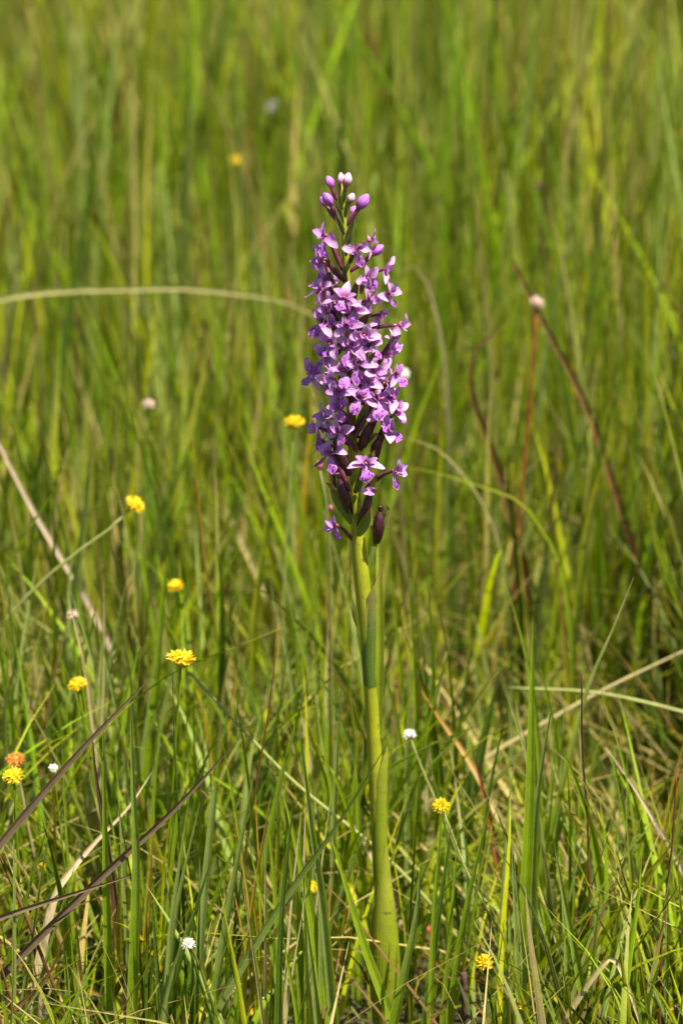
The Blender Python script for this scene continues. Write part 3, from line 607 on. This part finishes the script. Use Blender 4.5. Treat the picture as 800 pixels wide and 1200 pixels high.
button_flower(Y_, 'yellow flower above the slanting grey-brown dry blade tip', 'flower', 92, 805, 20, .2, 'daisy', 'yellow', [(96, 830), (108, 900)], .2, 'g', 4, None, 1.38)
button_flower(Y_, 'yellow flower under the faded orange flower', 'flower', 17, 912, 22, .2, 'daisy', 'yellow', None, .2, 'g', 4, None, 1.30)
button_flower('orange_flower', 'faded orange flower just over a yellow flower', 'flower', 19, 893, 20, .2, 'daisy', 'orange', None, .2, 's', 4, None, 1.38)
button_flower(Y_, 'round yellow pompom flower on a long curved stem right of the orchid', 'flower', 517, 947, 20, .15, 'pom', 'yellow', [(526, 968), (548, 1025), (582, 1085)], .5, 'v', 4, None, 1.31)
button_flower(Y_, 'half-hidden yellow flower behind the broad green blade left of the orchid foot', 'flower', 364, 1041, 16, .1, 'pom', 'yellow', None, .4, 'g', 3.5, None, 1.36)
button_flower(Y_, 'spiky yellow flower low in the grass above the dark broken stick', 'flower', 568, 1130, 21, .05, 'pom', 'yellow', [(572, 1160), (580, 1205)], .7, 'd', 4, None, 1.24)
button_flower(Y_, 'small yellow flower deep in the grass below the spiky yellow flower', 'flower', 608, 1178, 15, .05, 'daisy', 'yellow', None, .5, 'g', 3.5, None, 1.25)
button_flower(Y_, 'dull yellow flower half covered by blades above the big ragged flower', 'flower', 206, 689, 17, .2, 'daisy', 'yellow', None, .2, 'g', 3.5, None, 1.50)
button_flower(Y_, 'tiny yellow bud deep in grass below the longest dark dry blade', 'flower', 162, 1146, 9, .05, 'pom', 'yellow', None, .4, 'g', 3, None, 1.26)
button_flower(Y_, 'tiny yellow bud between the level dry blade and the slanting grey one', 'flower', 50, 1015, 8, .05, 'pom', 'yellow', None, .4, 'g', 3, None, 1.36)
button_flower(Y_, 'yellow bud low behind the blades by the small low white flower', 'flower', 294, 1188, 12, .05, 'pom', 'yellow', None, .4, 'g', 3, None, 1.30)
button_flower(W_, 'far white button flower blurred at the top of the meadow', 'flower', 321, 127, 15, .28, 'button', 'white', [(335, 134), (352, 150), (358, 260)], .3)
button_flower(W_, 'greyish faded button flower in the blurred grass on the pale upright blades', 'flower', 174, 475, 14, .27, 'button', 'pinkish', None, .3)
button_flower(W_, 'pinkish white button flower on a long thin rust-brown stem', 'flower', 628, 356, 16, .30, 'button', 'pinkish', [(623, 440), (612, 560), (603, 690), (597, 800)], .1, 'r', 7)
button_flower(W_, 'white button flower peeping out from behind the spike', 'flower', 472, 440, 15, .28, 'button', 'white', None, .3)
button_flower(W_, 'faded pinkish button flower below the foot of the leaning tan stalk', 'flower', 86, 722, 14, .2, 'button', 'pinkish', None, .2, 'g', 3.5, None, 1.45)
button_flower(W_, 'white button flower above the wide dark green upright blade', 'flower', 480, 863, 15, .2, 'button', 'white', [(486, 880), (500, 915), (520, 960)], .1, 'v', 4, None, 1.38)
button_flower(W_, 'small white flower behind the slanting grey-brown dry blade', 'flower', 63, 901, 11, .2, 'button', 'white', None, .2, 'g', 3, None, 1.32)
button_flower(W_, 'small white spiky flower beside the foot of the dark green blade', 'flower', 221, 1108, 16, .05, 'pom', 'white', None, .3, 'd', 4, None, 1.21)
button_flower(W_, 'tiny white flower low in the grass left of the orchid foot', 'flower', 309, 1173, 8, .05, 'button', 'white', None, .3, 'g', 3, None, 1.26)
button_flower('red_flower', 'tiny red bud between the blades right of the orchid foot', 'flower', 501, 1089, 9, .05, 'button', 'red', None, .3, 'g', 3, None, 1.33)
button_flower('red_flower', 'dull red blurred flower in the far grass', 'flower', 630, 219, 10, .28, 'button', 'pinkbud', None, .3)
# the thin budding stalk beside the orchid
e = empty('budding_stalk', at(384, 700, 1.46)); e.location.z = 0
tag(e, 'thin stalk with small pink buds close behind the orchid spike', 'wildflower')
q0 = Vector(e.location); pp = [Vector((0.004, 0, 0))]+[at(px, py, 1.46)-q0 for px, py in ((388, 760), (386, 650), (382, 590), (375, 552))]
V, Fc, U = tube(spline(pp, 18), [.0007]*18, 7); obj('stem', mesh('stem', V, Fc, M['dry'], U, [(.20, .19, .06)]*len(V)), e)
for px, py, w in ((374, 545, 9), (387, 595, 6)):
    c = at(px, py, 1.455)-q0; r = w/2*mpp(1.4)
    V, Fc, U = tube([c+Vector((0, 0, r*1.3*z)) for z in (-1, -.6, 0, .6, 1)], [r*.3, r*.85, r, r*.75, r*.15], 9); obj('bud', mesh('bud', V, Fc, M['pinkbud'], U), e)

# ------------------------------------------------------------------ further single blades round the orchid, one object each
FAM = [('g', 'g', 9, 'tuft of fresh green grass blades standing in the sharp grass round the orchid', 'fresh green tufts round the orchid', 26),
       ('b', 'b', 8, 'tuft of pale grey-green grass blades in the sharp grass round the orchid', 'grey-green tufts round the orchid', 22),
       ('d', 'd', 8, 'tuft of dark green grass blades in the sharp grass round the orchid', 'dark green tufts round the orchid', 10),
       ('y', 'o', 6, 'tuft of yellow green grass with orange tips round the orchid', 'orange-tipped tufts round the orchid', 9),
       ('s', 's', 6, 'tuft of straw-coloured dead grass in the sharp grass round the orchid', 'straw-coloured tufts round the orchid', 9)]
for c0, c1, w, lab, grp, n in FAM:
    for k in range(n):
        cx = random.uniform(-10, 810); Yc = random.choice((random.uniform(1.22, 1.29), random.uniform(1.33, 1.46), random.uniform(1.36, 1.6)))
        if Yc < OY+.01 and 380 < cx < 510: Yc = random.uniform(1.34, 1.5)
        low, high = ((930, 1130) if Yc < 1.31 else (800, 1060) if Yc < 1.42 else (650, 960))
        root = at(cx, 1000, Yc); root.z = 0
        e = empty('grass_tuft', root); tag(e, lab, 'grass tuft', grp)
        for q in range(random.randint(3, 5)):
            px = cx+random.gauss(0, 38); Yb = Yc+random.uniform(-.02, .02); top = random.uniform(low, high); fx = cx+random.gauss(0, 9)
            if Yc < OY+.01 and (px-450)*(cx-450) < 0 or (Yc < OY+.01 and 400 < px < 485): px = cx
            y2 = top+340 if Yc < 1.31 else top+260
            b = blade('blade', None, None, [(px, top), (px+(fx-px)*.55+random.uniform(-5, 5), (top+y2)/2-20), (fx, y2)], w*random.uniform(.4, .85), c0, c1, Y=Yb, yaw=random.uniform(-.9, .9))
            b.location = b.location-root; b.parent = e
